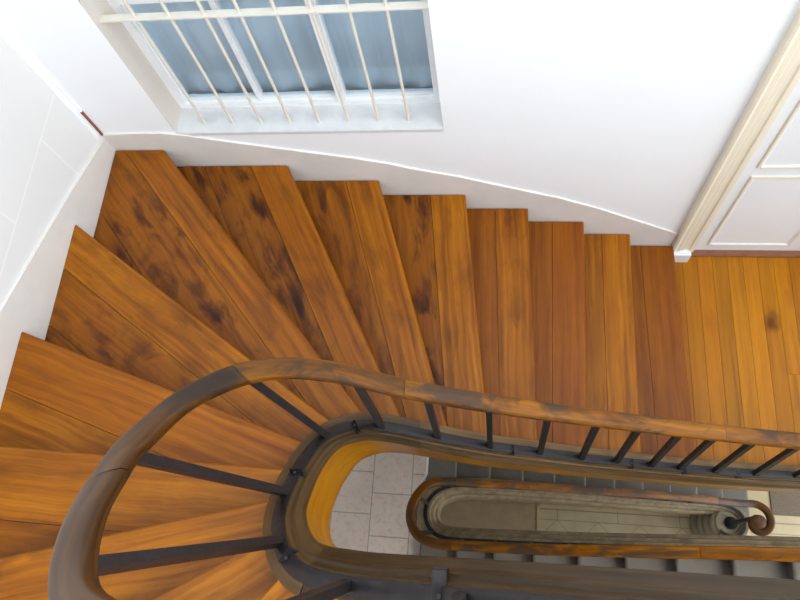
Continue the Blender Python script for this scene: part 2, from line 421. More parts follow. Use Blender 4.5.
box(bm, -0.842, -0.812, FY0-0.01, FY1, WZ0+0.032, 2.180); box(bm, -0.842, -0.806, FY0, FY1, 2.225, WZ1-0.05)
box(bm, -1.264, -1.250, FY0+0.01, FY1, WZ0+0.032, 2.180); box(bm, -1.264, -1.250, FY0+0.01, FY1, 2.225, WZ1-0.05)
link('window_frame', bm, M_WHITE, win)
# three sashes with a slim stepped edge and a pane each, and the same above the transom
for zz0, zz1 in ((WZ0+0.032, 2.180), (2.225, WZ1-0.05)):
    for xa, xb in ((WX0+0.045, -1.264), (-1.250, -0.842), (-0.812, WX1-0.045)):
        bm = bmesh.new(); t = 0.008; ya, yb = FY0+0.018, FY1-0.012
        box(bm, xa, xa+t, ya, yb, zz0, zz1); box(bm, xb-t, xb, ya, yb, zz0, zz1)
        box(bm, xa+t, xb-t, ya, yb, zz0, zz0+t*1.2); box(bm, xa+t, xb-t, ya, yb, zz1-t, zz1)
        s = link('sash', bm, M_WHITE, win)
        bm = bmesh.new(); box(bm, xa+t-0.002, xb-t+0.002, 2.186, 2.191, zz0+t, zz1-t+0.002)
        g = link('pane', bm, M_GLASS); g.parent = s
# curtain behind the glass
bm = bmesh.new()
nx = 140; xa, xb = WX0+0.02, WX1-0.02
rows = []
for z in (WZ0+0.002, 2.1, 2.93):
    for yo in (0,):
        rows.append([bm.verts.new((xa+(xb-xa)*i/nx, 2.232+0.007*math.sin(i*0.42)+0.005*math.sin(i*0.17+1), z)) for i in range(nx+1)])
for a, b in zip(rows[:-1], rows[1:]):
    for i in range(nx): bm.faces.new((a[i], a[i+1], b[i+1], b[i]))
cur = link('curtain', bm, M_CURT, smooth=True)
sm = cur.modifiers.new('thick', 'SOLIDIFY'); sm.thickness = 0.003
tag(cur, 'blue grey curtain hanging behind the panes of the barred window', 'curtain')

# security grille
gr = empty('window_grille', (-1.007, 2.05, WZ0), 'ivory painted iron grille of upright bars in front of the window', 'window grille')
for i in range(8):
    x = -1.55+0.1526*i
    bm = bmesh.new(); cyl(bm, (x, 2.05, WZ0-0.01), (x, 2.05, WZ1), 0.0075, 12)
    link('bar', bm, M_GRILLE, gr, smooth=True, angle=40)
for z in (2.21, 2.75):
    bm = bmesh.new(); box(bm, WX0-0.002, WX1+0.002, 2.03, 2.066, z-0.004, z+0.004); link('crossbar', bm, M_GRILLE, gr)

# ------------------------------------------------------------------ skirting that climbs with the stairs
def skirting(name, pts, fn, th, drop):
    """pts: (s, z) top line; fn(s, offset, z) -> xyz"""
    bm = bmesh.new(); rings = []
    for s, z in pts:
        rings.append([bm.verts.new(fn(s, o, zz)) for o, zz in ((0, z-drop), (th, z-drop), (th, z-0.0015), (th-0.0015, z), (0, z))])
    for a, b in zip(rings[:-1], rings[1:]):
        for j in range(5): bm.faces.new((a[j], a[(j+1)%5], b[(j+1)%5], b[j]))
    bm.faces.new(rings[0]); bm.faces.new(rings[-1][::-1])
    return struct(name, bm, M_SKIRT)
sk = [(-2.128,1.455),(-1.95,1.462),(-1.78,1.461),(-1.65,1.435),(-1.51,1.392),(-1.17,1.300),(-0.82,1.208),(-0.62,1.145),(-0.51,1.095),(-0.25,1.005),(-0.08,0.93),(0.31,0.765),(0.535,0.645),(0.80,0.478),(1.045,0.325)]
skirting('baseboard_back', sk, lambda s, o, z: (s, WALL_Y-o, z), 0.011, 0.62)
skl = [(2.0,1.425),(1.62,1.56),(1.35,1.65),(1.124,1.722),(0.84,1.815),(0.4,2.0),(0.0,2.18),(-0.6,2.43),(-1.6,2.9)]
skirting('baseboard_left', skl, lambda s, o, z: (WALL_X+o, s, z), 0.012, 0.75)

# ------------------------------------------------------------------ door and architrave
door = empty('door_1', (1.56, 2.05, 0), None, None); door['kind'] = 'structure'
LY = 2.030
def moulded_panel(bm, x0, x1, z0, z1, y):
    """sunk panel: moulding frame standing proud, field behind"""
    w = 0.028
    def ring(i, yy): return [bm.verts.new(c) for c in ((x0+i,yy,z0+i),(x1-i,yy,z0+i),(x1-i,yy,z1-i),(x0+i,yy,z1-i))]
    R = [ring(0, y), ring(0.004, y-0.006), ring(0.014, y-0.007), ring(0.022, y-0.002), ring(w, y-0.001)]
    for a, b in zip(R[:-1], R[1:]):
        for j in range(4): bm.faces.new((a[j], a[(j+1)%4], b[(j+1)%4], b[j]))
    bm.faces.new(R[-1]); bm.faces.new(R[0])
bm = bmesh.new(); box(bm, DX0, DX1, LY, LY+0.045, 0.012, DZ1-0.002); link('door_leaf', bm, M_DOOR, door)
for z0, z1 in ((0.10, 0.935), (1.02, 1.62), (1.70, 2.36)):
    bm = bmesh.new(); moulded_panel(bm, 1.285, 1.775, z0, z1, LY-0.0005); link('panel', bm, [M_CREAM if False else M_DOOR], door)
    bm = bmesh.new()
    for a in ((1.283,1.299,z0-0.002,z1+0.002),(1.761,1.777,z0-0.002,z1+0.002)): box(bm, a[0], a[1], LY-0.010, LY-0.001, a[2], a[3])
    for a in ((z0-0.002,z0+0.014),(z1-0.014,z1+0.002)): box(bm, 1.299, 1.761, LY-0.010, LY-0.001, a[0], a[1])
    bmesh.ops.bevel(bm, geom=bm.edges[:], offset=0.003, segments=2, affect='EDGES')
    link('panel_moulding', bm, M_CREAM, door)
def architrave(x_out, x_in, name):
    s = 1 if x_in > x_out else -1
    prof = [(0,0),(0,-0.040),(0.012,-0.046),(0.022,-0.040),(0.030,-0.034),(0.052,-0.034),(0.058,-0.028),(0.078,-0.028),(0.084,-0.022),(0.104,-0.022),(0.112,-0.030),(0.124,-0.030),(0.130,-0.012),(abs(x_in-x_out)+0.004,-0.010),(abs(x_in-x_out)+0.004,0.028),(0.02,0.03),(0.02,0.0)]
    bm = bmesh.new()
    A = [bm.verts.new((x_out+s*a, WALL_Y+b, 0.06)) for a, b in prof]; B = [bm.verts.new((x_out+s*a, WALL_Y+b, DZ1+0.12)) for a, b in prof]
    n = len(prof)
    for i in range(n): bm.faces.new((A[i], A[(i+1)%n], B[(i+1)%n], B[i]))
    bm.faces.new(A); bm.faces.new(B[::-1])
    link('architrave', bm, M_CREAM, door)
    bm = bmesh.new(); box(bm, *sorted((x_out-s*0.004, x_in-s*0.02)), WALL_Y-0.056, WALL_Y, 0.0, 0.12)
    bmesh.ops.bevel(bm, geom=[e for e in bm.edges if all(v.co.z > 0.1 for v in e.verts)], offset=0.012, segments=3, affect='EDGES')
    link('plinth_block', bm, M_DOOR, door)
architrave(1.055, DX0, 'l'); architrave(DX1+0.145, DX1, 'r')
bm = bmesh.new(); box(bm, DX0-0.14, DX1+0.145, WALL_Y-0.03, WALL_Y+0.03, DZ1, DZ1+0.13); link('lintel_moulding', bm, M_CREAM, door)
bm = bmesh.new(); box(bm, DX0-0.035, DX1+0.02, 1.985, LY+0.04, 0.0, 0.012); bmesh.ops.bevel(bm, geom=bm.edges[:], offset=0.004, segments=2, affect='EDGES')
link('threshold', bm, M_THRESH, door)

# ------------------------------------------------------------------ boards with uv and tone
def board_prism(bm, poly, z0, z1, ux, uy, tone, nose=None, gapbevel=0.0015, extra=None):
    uvl = bm.loops.layers.uv.verify()
    col = bm.loops.layers.float_color.get('board') or bm.loops.layers.float_color.new('board')
    b2 = bmesh.new()
    a, b = prism(b2, poly, z0, z1)
    if nose is not None:      # nose = (nx, ny, d): front line; round its two edges
        nx, ny, d = nose
        es = [e for e in b2.edges if all(abs(nx*v.co.x+ny*v.co.y-d) < 1e-4 for v in e.verts) and abs(e.verts[0].co.z-e.verts[1].co.z) < 1e-4]
        if es: bmesh.ops.bevel(b2, geom=es, offset=0.011, segments=4, affect='EDGES', profile=0.5)
    uv2 = b2.loops.layers.uv.verify(); c2 = b2.loops.layers.float_color.new('board'); uv2 = b2.loops.layers.uv.verify()
    for f in b2.faces:
        for l in f.loops:
            p = l.vert.co
            l[uv2].uv = (p.x*ux[0]+p.y*ux[1], p.x*uy[0]+p.y*uy[1]+p.z*0.7)
            l[c2] = tone
    me = bpy.data.meshes.new('tmp'); b2.to_mesh(me); b2.free()
    bm.from_mesh(me); bpy.data.meshes.remove(me)

# nosing lines of the timber flight: wall end, well end
NL = {1:((1.062,1.981),(1.099,0.688)),2:((0.767,1.981),(0.768,0.678)),3:((0.471,1.981),(0.464,0.653)),4:((0.134,1.981),(0.190,0.637)),
 5:((-0.225,1.981),(-0.061,0.617)),6:((-0.703,1.981),(-0.255,0.612)),7:((-1.186,1.981),(-0.450,0.605)),8:((-1.830,1.981),(-0.596,0.583)),
 9:((-2.114,1.450),(-0.702,0.520)),10:((-2.114,0.833),(-0.766,0.406)),11:((-2.114,0.312),(-0.782,0.283)),12:((-2.114,-0.195),(-0.774,0.156)),
 13:((-2.114,-0.800),(-0.711,0.032)),14:((-1.955,-1.59),(-0.603,-0.070)),15:((-1.25,-1.59),(-0.45,-0.125)),16:((-0.66,-1.59),(-0.235,-0.13)),
 17:((-0.16,-1.59),(0.01,-0.13)),18:((0.20,-1.59),(0.265,-0.13)),19:((0.53,-1.59),(0.53,-0.13)),20:((0.81,-1.59),(0.81,-0.13)),21:((1.09,-1.59),(1.09,-0.13)),22:((1.37,-1.59),(1.37,-0.13))}
CORNERS = {8:[(-2.110,1.981)], 13:[(-2.114,-1.59)]}
# (front board width, second width), tone: (redness, offset, figure, lightness) for front / rest
TONE = {1:((0.85,.11,.15,.80),(0.8,.21,.2,.74)),2:((0.15,.33,.15,1.02),(.2,.41,.2,.88)),3:((0.95,.05,.12,.88),(.7,.62,.1,.84)),4:((0.45,.71,.3,.90),(.7,.82,.2,.80)),
 5:((0.2,.91,.3,.93),(0.5,.13,.9,.74)),6:((0.35,.24,.35,.92),(.55,.35,.6,.76)),7:((0.55,.46,.45,.88),(.6,.57,1.0,.70)),8:((0.5,.68,.3,.90),(.6,.79,.85,.78)),
 9:((0.3,.87,.35,.95),(.55,.98,.6,.80)),10:((0.65,.02,.15,.93),(.25,.14,.35,.90)),11:((0.3,.26,.25,.92),(.35,.37,.3,.86)),12:((0.2,.48,.35,.93),(.3,.59,.3,.88)),13:((0.15,.61,.45,.93),(.2,.73,.3,.9)),14:((0.1,.85,.2,1.04),(.2,.95,.3,1.0))}
FW = {1:0.205,2:0.17,3:0.185,4:0.19,5:0.20,6:0.18,7:0.185,8:0.17,9:0.20,10:0.25,11:0.27,12:0.24}
stair = empty('timber_staircase', (0.4, 1.3, 0.0), 'varnished timber staircase winding up from the boarded landing round the open well', 'staircase')
TH = 0.036
def ext(p, q, e0, e1):
    d = Vector((q[0]-p[0], q[1]-p[1])); d.normalize()
    return (p[0]-d.x*e0, p[1]-d.y*e0), (q[0]+d.x*e1, q[1]+d.y*e1)
for k in range(1, 22):
    W, I = NL[k]; W2, I2 = NL[k+1]
    ex = 0.008 if 7 <= k <= 12 else 0.03
    W, Ie = ext(W, I, 0, ex); W2b, I2e = ext(W2, I2, 0, ex)
    d = Vector((Ie[0]-W[0], Ie[1]-W[1])).normalized()
    n = Vector((-d.y, d.x))                    # away from the nosing, over the tread
    mid2 = Vector(((W2[0]+I2[0])/2-W[0], (W2[1]+I2[1])/2-W[1]))
    if n.dot(mid2) < 0: n = -n
    # carry the tread .05 under the next nosing
    d2 = Vector((I2[0]-W2[0], I2[1]-W2[1])).normalized(); n2 = Vector((-d2.y, d2.x))
    if n2.dot(n) < 0: n2 = -n2
    e = 0.045
    poly = [W, Ie, (I2e[0]+n2.x*e, I2e[1]+n2.y*e)]
    Wb = [W2[0]+n2.x*e, W2[1]+n2.y*e]
    if abs(W2[1]-1.981) < .01: Wb[1] = 1.981; Wb[0] = W2[0]-e/max(abs(n2.x), .3)
    if abs(W2[0]+2.112) < .01: Wb[0] = -2.114; Wb[1] = W2[1]-e/max(abs(n2.y), .3)
    if abs(W2[1]+1.59) < .01: Wb[1] = -1.59; Wb[0] = W2[0]+e/max(abs(n2.x), .3)
    poly.append(tuple(Wb))
    poly += CORNERS.get(k, [])
    z1 = k*RISE; z0 = z1-TH
    off0 = n.x*W[0]+n.y*W[1]
    far = max(n.x*p[0]+n.y*p[1] for p in poly)-off0
    fw = FW.get(k, 0.2)
    cuts = [0.0, fw]
    if k <= 6: cuts.append(far)
    while k > 6 and cuts[-1] < far-0.10: cuts.append(cuts[-1]+0.26+0.03*math.sin(k*2.3+len(cuts)))
    cuts[-1] = max(far+0.01, cuts[-1])
    if len(cuts) > 2 and cuts[-1]-cuts[-2] < .06: cuts.pop(-2)
    bm = bmesh.new()
    tf, tr = TONE.get(k, ((0.2,.1*k%1,.3,1.0),(.3,.17*k%1,.3,1.0)))
    for i in range(len(cuts)-1):
        g = 0.0011
        c0, c1 = cuts[i]+(g if i else 0), cuts[i+1]-g
        pl = clip(clip(poly, n.x, n.y, off0+c0), -n.x, -n.y, -(off0+c1))
        if len(pl) < 3: continue
        t = tf if i == 0 else (tr[0], (tr[1]+.29*i) % 1, tr[2], tr[3]*(1 if i == 1 else 0.95+0.07*((k+i)%2)))
        board_prism(bm, pl, z0, z1, (d.x, d.y), (n.x, n.y), t, nose=(n.x, n.y, off0) if i == 0 else None)
    zc = z0+0.012; inner = clip(poly, n.x, n.y, off0+0.02)
    board_prism(bm, inner, z0-0.004, zc-0.006, (d.x, d.y), (n.x, n.y), (.5,.5,.5,.25))
    tr_o = link('tread', bm, M_TREAD, stair)
    # riser
    bm = bmesh.new()
    s0 = 0.03; s1 = 0.05
    pl = [(W[0]+n.x*s0, W[1]+n.y*s0), (Ie[0]+n.x*s0, Ie[1]+n.y*s0), (Ie[0]+n.x*s1, Ie[1]+n.y*s1), (W[0]+n.x*s1, W[1]+n.y*s1)]
    pl = clip(clip(clip(pl, 1, 0, -2.114), 0, 1, -1.59), 0, -1, -1.981)
    zb = (k-1)*RISE if k > 1 else 0.0
    board_prism(bm, pl, zb, z0, (d.x, d.y), (n.x, n.y), (tf[0], tf[1]+.5, .2, .85))
    link('riser', bm, M_TREAD, stair)

# ------------------------------------------------------------------ well string of the timber flight (iron centre line)
US = [(2.16,0.46,0.13),(2.08,0.555,0.14),(1.95,0.592,0.145),(1.65,0.592,0.14),(1.35,0.590,0.15),(1.12,0.588,0.20),(0.87,0.581,0.31),(0.64,0.575,0.435),(0.42,0.566,0.56),(0.20,0.562,0.695),
 (-0.05,0.556,0.85),(-0.26,0.556,1.02),(-0.40,0.560,1.13),(-0.53,0.560,1.24),(-0.62,0.532,1.385),(-0.68,0.484,1.50),(-0.712,0.42,1.62),(-0.728,0.35,1.71),(-0.730,0.27,1.83),(-0.722,0.19,1.94),(-0.700,0.118,2.06),
 (-0.655,0.045,2.18),(-0.59,-0.018,2.29),(-0.505,-0.053,2.39),(-0.37,-0.067,2.49),(-0.20,-0.068,2.61),(0.0,-0.066,2.745),(0.25,-0.066,2.91),(0.53,-0.066,3.085),(0.81,-0.066,3.25),(1.1,-0.066,3.42),(1.4,-0.066,3.53),(1.8,-0.066,3.54)]
UPATH = smooth_path(US, 0.03)
def seg_by_x(path, a, b): return path[a:b]
bm = bmesh.new()
# moulded top member: outside edge (negative n) to the moulding overhanging the face
def lerp_tab(t, tab):
    for (a, va), (b, vb) in zip(tab[:-1], tab[1:]):
        if t <= b: return va+(vb-va)*max(0, (t-a))/(b-a)
    return tab[-1][1]
prof_top0 = [(-0.060,-0.016),(-0.060,-0.004),(-0.052,0.0),(0.020,0.0),(0.026,-0.003),(0.030,-0.012),(0.031,-0.035),(0.037,-0.045),(0.046,-0.048),(0.051,-0.056),(0.052,-0.066),(0.058,-0.085),(0.071,-0.105),(0.079,-0.118),(0.080,-0.130),(0.070,-0.134),(0.0,-0.134),(-0.050,-0.134),(-0.050,-0.016)]
cut = [0, 46, 92, 150, len(UPATH)-1]
n_all = len(UPATH)
# cuts near the joints seen in the wood
def nearest(path, x, y): return min(range(len(path)), key=lambda i: (path[i].x-x)**2+(path[i].y-y)**2)
cuts = [0, nearest(UPATH,-0.36,0.56), nearest(UPATH,-0.51,-0.055), n_all-1]
def nscale(p):      # the moulding is broader along the front flight
    return lerp_tab(p.z, [(0,0.70),(0.9,0.70),(1.2,0.62),(1.7,0.56),(2.1,0.72),(2.45,1.04),(9,1.06)])
def prof_top(p):
    k = nscale(p); return [(a*k if a > 0.021 else a, b) for a, b in prof_top0]
def prof_face(p):
    k = nscale(p); dz = lerp_tab(p.z, [(0,0.0),(0.7,0.0),(1.1,-0.08),(1.4,-0.2),(1.7,-0.24),(2.1,-0.16),(2.4,0.0),(9,0.0)])
    return [(0.0,-0.13),(0.074*k,-0.13),(0.074*k,-0.335+dz),(0.068*k,-0.342+dz),(0.03,-0.342+dz),(0.0,-0.33+dz)]
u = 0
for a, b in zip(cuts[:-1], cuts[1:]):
    tone = (0.4, random.random(), 0.6, 1.5 if a == 0 else 0.95 if b < n_all-1 else 0.55)  # back run lightened, front run darkened: light and shade put into the tone
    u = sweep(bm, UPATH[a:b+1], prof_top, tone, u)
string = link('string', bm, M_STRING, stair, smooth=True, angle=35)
bm = bmesh.new()
u = 0
for a, b in zip(cuts[:-1], cuts[1:]):
    u = sweep(bm, UPATH[a:b+1], prof_face, (0.1, random.random(), 0.3, 1.05), u)
f = link('string_face', bm, M_STRFACE, stair, smooth=True, angle=35)

# ------------------------------------------------------------------ upper balustrade
bal = empty('upper_balustrade', (0.4, 0.575, 0.56), 'iron balustrade with broad worn wooden handrail curving round the upper well', 'balustrade')
bm = bmesh.new(); sweep(bm, UPATH, [(-0.024,-0.001),(-0.024,0.012),(-0.021,0.014),(0.017,0.014),(0.020,0.012),(0.020,-0.001)])
link('shoe_rail', bm, M_IRON, bal, smooth=True, angle=35)
# handrail, outer edge traced as a space curve; top heights
HR = [(1.94,0.648,0.87),(1.65,0.646,0.88),(1.38,0.650,0.90),(0.885,0.638,1.10),(0.419,0.626,1.33),(-0.005,0.618,1.55),(-0.378,0.607,1.83),(-0.530,0.604,2.0),(-0.605,0.592,2.1),(-0.675,0.572,2.2),(-0.745,0.525,2.34),(-0.778,0.492,2.41),(-0.815,0.428,2.52),(-0.833,0.368,2.62),(-0.837,0.318,2.70),
 (-0.831,0.236,2.82),(-0.827,0.176,2.90),(-0.803,0.123,2.98),(-0.785,0.068,3.05),(-0.757,0.020,3.12),(-0.722,-0.032,3.18),(-0.685,-0.070,3.23),(-0.62,-0.105,3.30),(-0.52,-0.120,3.37),(-0.38,-0.122,3.45),(-0.20,-0.115,3.56),(0.0,-0.112,3.68),(0.25,-0.11,3.84),(0.53,-0.11,4.02),(0.81,-0.11,4.19),(1.1,-0.11,4.34),(1.45,-0.11,4.42),(1.8,-0.11,4.42)]
HPATH = smooth_path(HR, 0.03)
def rail_prof(w=0.0375, h=0.068):
    p = []
    for i in range(0, 11):
        a = math.pi*i/10
        p.append((-math.cos(a)*w, -h*0.42+math.sin(a)**0.6*h*0.40 if 0 < i < 10 else -h*0.42))
    p += [(w, -h*0.58), (w*0.93, -h*0.74), (w*0.84, -h*0.80), (w*0.84, -h), (-w*0.84, -h), (-w*0.84, -h*0.80), (-w*0.93, -h*0.74), (-w, -h*0.58)]
    return p
joints = [0, nearest(HPATH,1.0,0.64), nearest(HPATH,-0.36,0.607), nearest(HPATH,-0.775,0.49), nearest(HPATH,-0.805,0.13), nearest(HPATH,-0.20,-0.115), len(HPATH)-1]
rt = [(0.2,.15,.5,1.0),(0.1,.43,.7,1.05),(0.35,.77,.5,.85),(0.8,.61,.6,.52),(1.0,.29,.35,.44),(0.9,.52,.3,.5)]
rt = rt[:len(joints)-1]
u = 0
for i, (a, b) in enumerate(zip(joints[:-1], joints[1:])):
    seg = [v.copy() for v in HPATH[a:b+1]]
    dv = (seg[-1]-seg[-2]).normalized()*0.0012; seg[-1] -= dv
    bm = bmesh.new(); u = sweep(bm, seg, rail_prof(), rt[i], u)
    link('handrail', bm, M_RAIL, bal, smooth=True, angle=50)
bm = bmesh.new(); sweep(bm, HPATH, [(-0.025,-0.079),(-0.025,-0.0675),(0.025,-0.0675),(0.025,-0.079)])
link('rail_core_bar', bm, M_IRON, bal, smooth=True, angle=35)
def z_near(path, x, y):
    i = nearest(path, x, y); return path[i], path_frames(path)[i][1]
UB = [(1.86,0.592),(1.63,0.592),(1.40,0.59),(1.175,0.588),(0.975,0.585),(0.81,0.58),(0.62,0.573),(0.42,0.567),(0.195,0.562),(-0.045,0.556),(-0.287,0.556),(-0.525,0.56),(-0.708,0.46),(-0.745,0.19),(-0.645,0.010),(-0.375,-0.067),(-0.085,-0.068),(0.16,-0.066),(0.40,-0.066),(0.64,-0.066),(0.88,-0.066),(1.12,-0.066),(1.4,-0.066),(1.7,-0.066)]
HX = {12:(-0.80,0.455)}
frU = path_frames(UPATH); frH = path_frames(HPATH)
for j, (x, y) in enumerate(UB):
    i = nearest(UPATH, x, y); p, n = frU[i]
    h = nearest(HPATH, x+(-0.035 if 11 < j < 16 else 0)*(1 if j < 14 else .6), y); q, nq = frH[h+(1 if j == 14 else 0)]
    top = Vector((q.x, q.y, q.z-0.074))
    if j < 12 or j > 15:
        top.x = p.x
    ang = math.atan2(n.y, n.x)
    bm = bmesh.new()
    rod(bm, (p.x, p.y, p.z+0.008), top, 0.026, 0.026, twist=ang+0.0)
    b = link('baluster', bm, M_IRON, bal)
# iron clips that pin the shoe rail to the string
for x, y in ((1.74,0.592),(1.30,0.59),(1.02,0.585),(0.70,0.576),(0.05,0.558),(-0.62,0.535),(-0.75,0.275),(-0.60,-0.025),(-0.115,-0.068),(0.5,-0.066)):
    i = nearest(UPATH, x, y); p, n = frU[i]; t = Vector((n.y, -n.x, 0))
    slope = (UPATH[min(i+1, len(UPATH)-1)]-UPATH[i-1]); sl = slope.z/max(1e-4, math.hypot(slope.x, slope.y))
    bm = bmesh.new()
    def cbox(n0, n1, t0, t1, z0, z1):
        vs = []
        for zz in (z0, z1):
            for nn, tt in ((n0,t0),(n1,t0),(n1,t1),(n0,t1)):
                w = p+n*nn-t*tt; vs.append(bm.verts.new((w.x, w.y, p.z+zz+tt*sl)))
        for q in ((0,3,2,1),(4,5,6,7),(0,1,5,4),(1,2,6,5),(2,3,7,6),(3,0,4,7)): bm.faces.new([vs[a] for a in q])
    if -0.2 < x < -0.1:     # a longer strap on the front flight
        cbox(-0.02, 0.058, -0.016, 0.016, 0.013, 0.020); cbox(0.052, 0.059, -0.016, 0.016, -0.05, 0.020)
    cbox(-0.02, 0.028, -0.011, 0.011, 0.013, 0.018)
    cbox(0.024, 0.029, -0.011, 0.011, -0.022, 0.018)
    bmesh.ops.bevel(bm, geom=bm.edges[:], offset=0.0015, segments=1, affect='EDGES')
    cyl(bm, (p.x, p.y, p.z+0.017), (p.x, p.y, p.z+0.023), 0.006, 6)
    link('clip', bm, M_IRON, bal)

# ------------------------------------------------------------------ boarded landing (first floor)
def boards_floor(name, rects, z, th, mat, step=0.0925, x_ref=0.0, seed=3):
    rnd = random.Random(seed)
    bm = bmesh.new()
    for x0, x1, ya, yb in rects:
        i0 = math.floor((x0-x_ref)/step); i1 = math.ceil((x1-x_ref)/step)
        for i in range(i0, i1):
            a = max(x0, x_ref+i*step)+0.0009; b = min(x1, x_ref+(i+1)*step)-0.0009
            if b-a < 0.004: continue
            rr = random.Random(i*17+5)
            cutsy = [ya]
            yy = -1.6+rr.random()*1.3
            if i in (CUT_I, CUT_I+2): yy = 1.215-2.6 if i == CUT_I else 1.195-2.6
            else: yy = -1.3+rr.random()*0.9
            while yy < yb-0.15:
                if yy > ya+0.15: cutsy.append(yy)
                yy += 2.6 if i in (CUT_I, CUT_I+2) else 3.4
            cutsy.append(yb)
            for c0, c1 in zip(cutsy[:-1], cutsy[1:]):
                t = (rr.random()*0.8, rr.random(), 0.3*rr.random(), 0.80+0.32*rr.random())
                board_prism(bm, [(a,c0+0.0009),(b,c0+0.0009),(b,c1-0.0009),(a,c1-0.0009)], z-0.022, z, (0,1), (1,0), t)
    return struct(name, bm, mat)
CUT_I = 5
FX0 = 1.24
boards_floor('floor', [(1.085, 2.30, 0.655, 1.995), (2.30, 4.2, -1.6, 1.995), (1.72, 2.30, -1.6, 0.165)], 0.0, 0.02, M_FLOORW, x_ref=1.243)
bm = bmesh.new()
box(bm, 1.10, 2.30, 0.66, 2.0, -0.30, -0.022); box(bm, 2.30, 4.2, -1.6, 2.0, -0.30, -0.022); box(bm, 1.72, 2.30, -1.6, 0.165, -0.30, -0.022)
struct('floor_2', bm, M_PLASTER)

# ------------------------------------------------------------------ stone half landing, lower flights, ground floor
ZL = -9*RISE
bm = bmesh.new()
wellcut = [(-0.600,0.70),(-0.60,2.0),(WALL_X,2.0),(WALL_X,-1.6),(-0.615,-1.6),(-0.615,0.14),(-0.66,0.25),(-0.685,0.38),(-0.665,0.50),(-0.64,0.60)]
prism(bm, wellcut, ZL-0.05, ZL); struct('floor_3', bm, M_PINK)
bm = bmesh.new(); prism(bm, [(x, y) for x, y in wellcut], ZL-0.25, ZL-0.05); struct('floor_4', bm, M_PLASTER)

stone = empty('stone_staircase', (2.2, 1.2, BOT), 'grey stone staircase of two flights seen below through the well', 'staircase')
def stone_step(x0, x1, ya, yb, z, nose_hi, name='step'):
    """solid step block x0..x1, rounded nosing at x1 if nose_hi else at x0"""
    bm = bmesh.new(); h = 0.165
    xn = x1 if nose_hi else x0; s = 1 if nose_hi else -1; xb = x0-0.03 if nose_hi else x1+0.03
    prof = [(xb, z-h), (xn-s*0.03, z-h), (xn-s*0.03, z-0.05), (xn-s*0.012, z-0.046), (xn-s*0.002, z-0.034), (xn, z-0.022), (xn-s*0.003, z-0.010), (xn-s*0.012, z-0.002), (xn-s*0.022, z), (xb, z)]
    A = [bm.verts.new((x, ya, zz)) for x, zz in prof]; B = [bm.verts.new((x, yb, zz)) for x, zz in prof]
    n = len(prof)
    for i in range(n): bm.faces.new((A[i], A[(i+1)%n], B[(i+1)%n], B[i]))
    bm.faces.new(A[::-1]); bm.faces.new(B)
    link(name, bm, M_STONE, stone)
XB = [-0.600]+[-0.361+0.2847*j for j in range(11)]
for j in range(11):
    stone_step(XB[j], XB[j+1], 0.655, 1.995, ZL-RISE*(j+1), True)
XF = [-0.60,-0.307,-0.035,0.238,0.522,0.796,1.066,1.345,1.607,1.719]
for j in range(9):
    stone_step(XF[j], XF[j+1], -1.595, 0.172, ZL+RISE*(j+1), False)
# lower string: from the ground floor up, round, and up to the first landing
LS = [(2.12,0.475,-3.05),(2.20,0.435,-3.05),(2.29,0.45,-3.05),(2.345,0.52,-3.05),(2.345,0.60,-3.05),(2.29,0.68,-3.05),(2.18,0.722,-3.04),(2.0,0.728,-2.98),(1.6,0.717,-2.76),(1.1,0.698,-2.465),(0.6,0.682,-2.17),(0.3,0.668,-1.99),(0.0,0.652,-1.82),(-0.2,0.638,-1.70),(-0.38,0.610,-1.60),(-0.49,0.560,-1.525),(-0.565,0.475,-1.47),(-0.585,0.385,-1.44),(-0.565,0.295,-1.39),(-0.50,0.218,-1.31),(-0.40,0.182,-1.22),(-0.17,0.172,-1.05),
 (0.25,0.172,-0.80),(0.60,0.176,-0.58),(0.98,0.184,-0.355),(1.35,0.194,-0.13),(1.60,0.200,0.02),(1.78,0.205,0.10),(1.95,0.215,0.125),(2.08,0.26,0.13),(2.15,0.34,0.13),(2.16,0.43,0.13)]
LPATH = smooth_path(LS, 0.03)
bm = bmesh.new()
LP0 = [(-0.055,-0.20),(-0.055,-0.006),(-0.048,0),(0.030,0.0),(0.036,-0.006),(0.040,-0.03),(0.050,-0.036),(0.062,-0.040),(0.066,-0.055),(0.072,-0.09),(0.090,-0.10),(0.096,-0.115),(0.096,-0.30),(0.05,-0.33),(-0.04,-0.33)]
def lprof(p):
    k = lerp_tab(p.z, [(-3.05,0.85),(-2.9,1.0),(-1.45,1.0),(-1.2,1.0),(-0.9,0.98),(0.3,0.82)])
    d = 0.25 if p.z < -3.03 else 1.0
    return [(a*k, b*(d if b < -.1 else 1)) for a, b in LP0]
sweep(bm, LPATH, lprof)
link('string', bm, M_STONE_EDGE, stone, smooth=True, angle=35)
# turned stone foot under the newel
bm = bmesh.new()
C0 = (2.225, 0.565)
rp_ = []
for k in range(4):
    r0 = 0.285-0.035*k; zb = BOT+0.096*k
    rp_ += [(r0-0.03, zb), (r0-0.008, zb+0.010), (r0, zb+0.030), (r0-0.004, zb+0.052), (r0-0.018, zb+0.068), (r0-0.04, zb+0.074), (r0-0.045, zb+0.094)]
rp_ += [(0.12, BOT+0.385)]
lathe(bm, C0, rp_)
link('newel_foot', bm, M_FOOT, stone, smooth=True, angle=50)

lb = empty('lower_balustrade', (2.235, 0.545, BOT+0.385), 'lower balustrade seen down the well, its slim wooden handrail ending in a scroll', 'balustrade')
bm = bmesh.new(); sweep(bm, LPATH, [(-0.016,-0.001),(-0.016,0.012),(0.014,0.012),(0.014,-0.001)])
link('shoe_rail', bm, M_IRON, lb, smooth=True, angle=35)
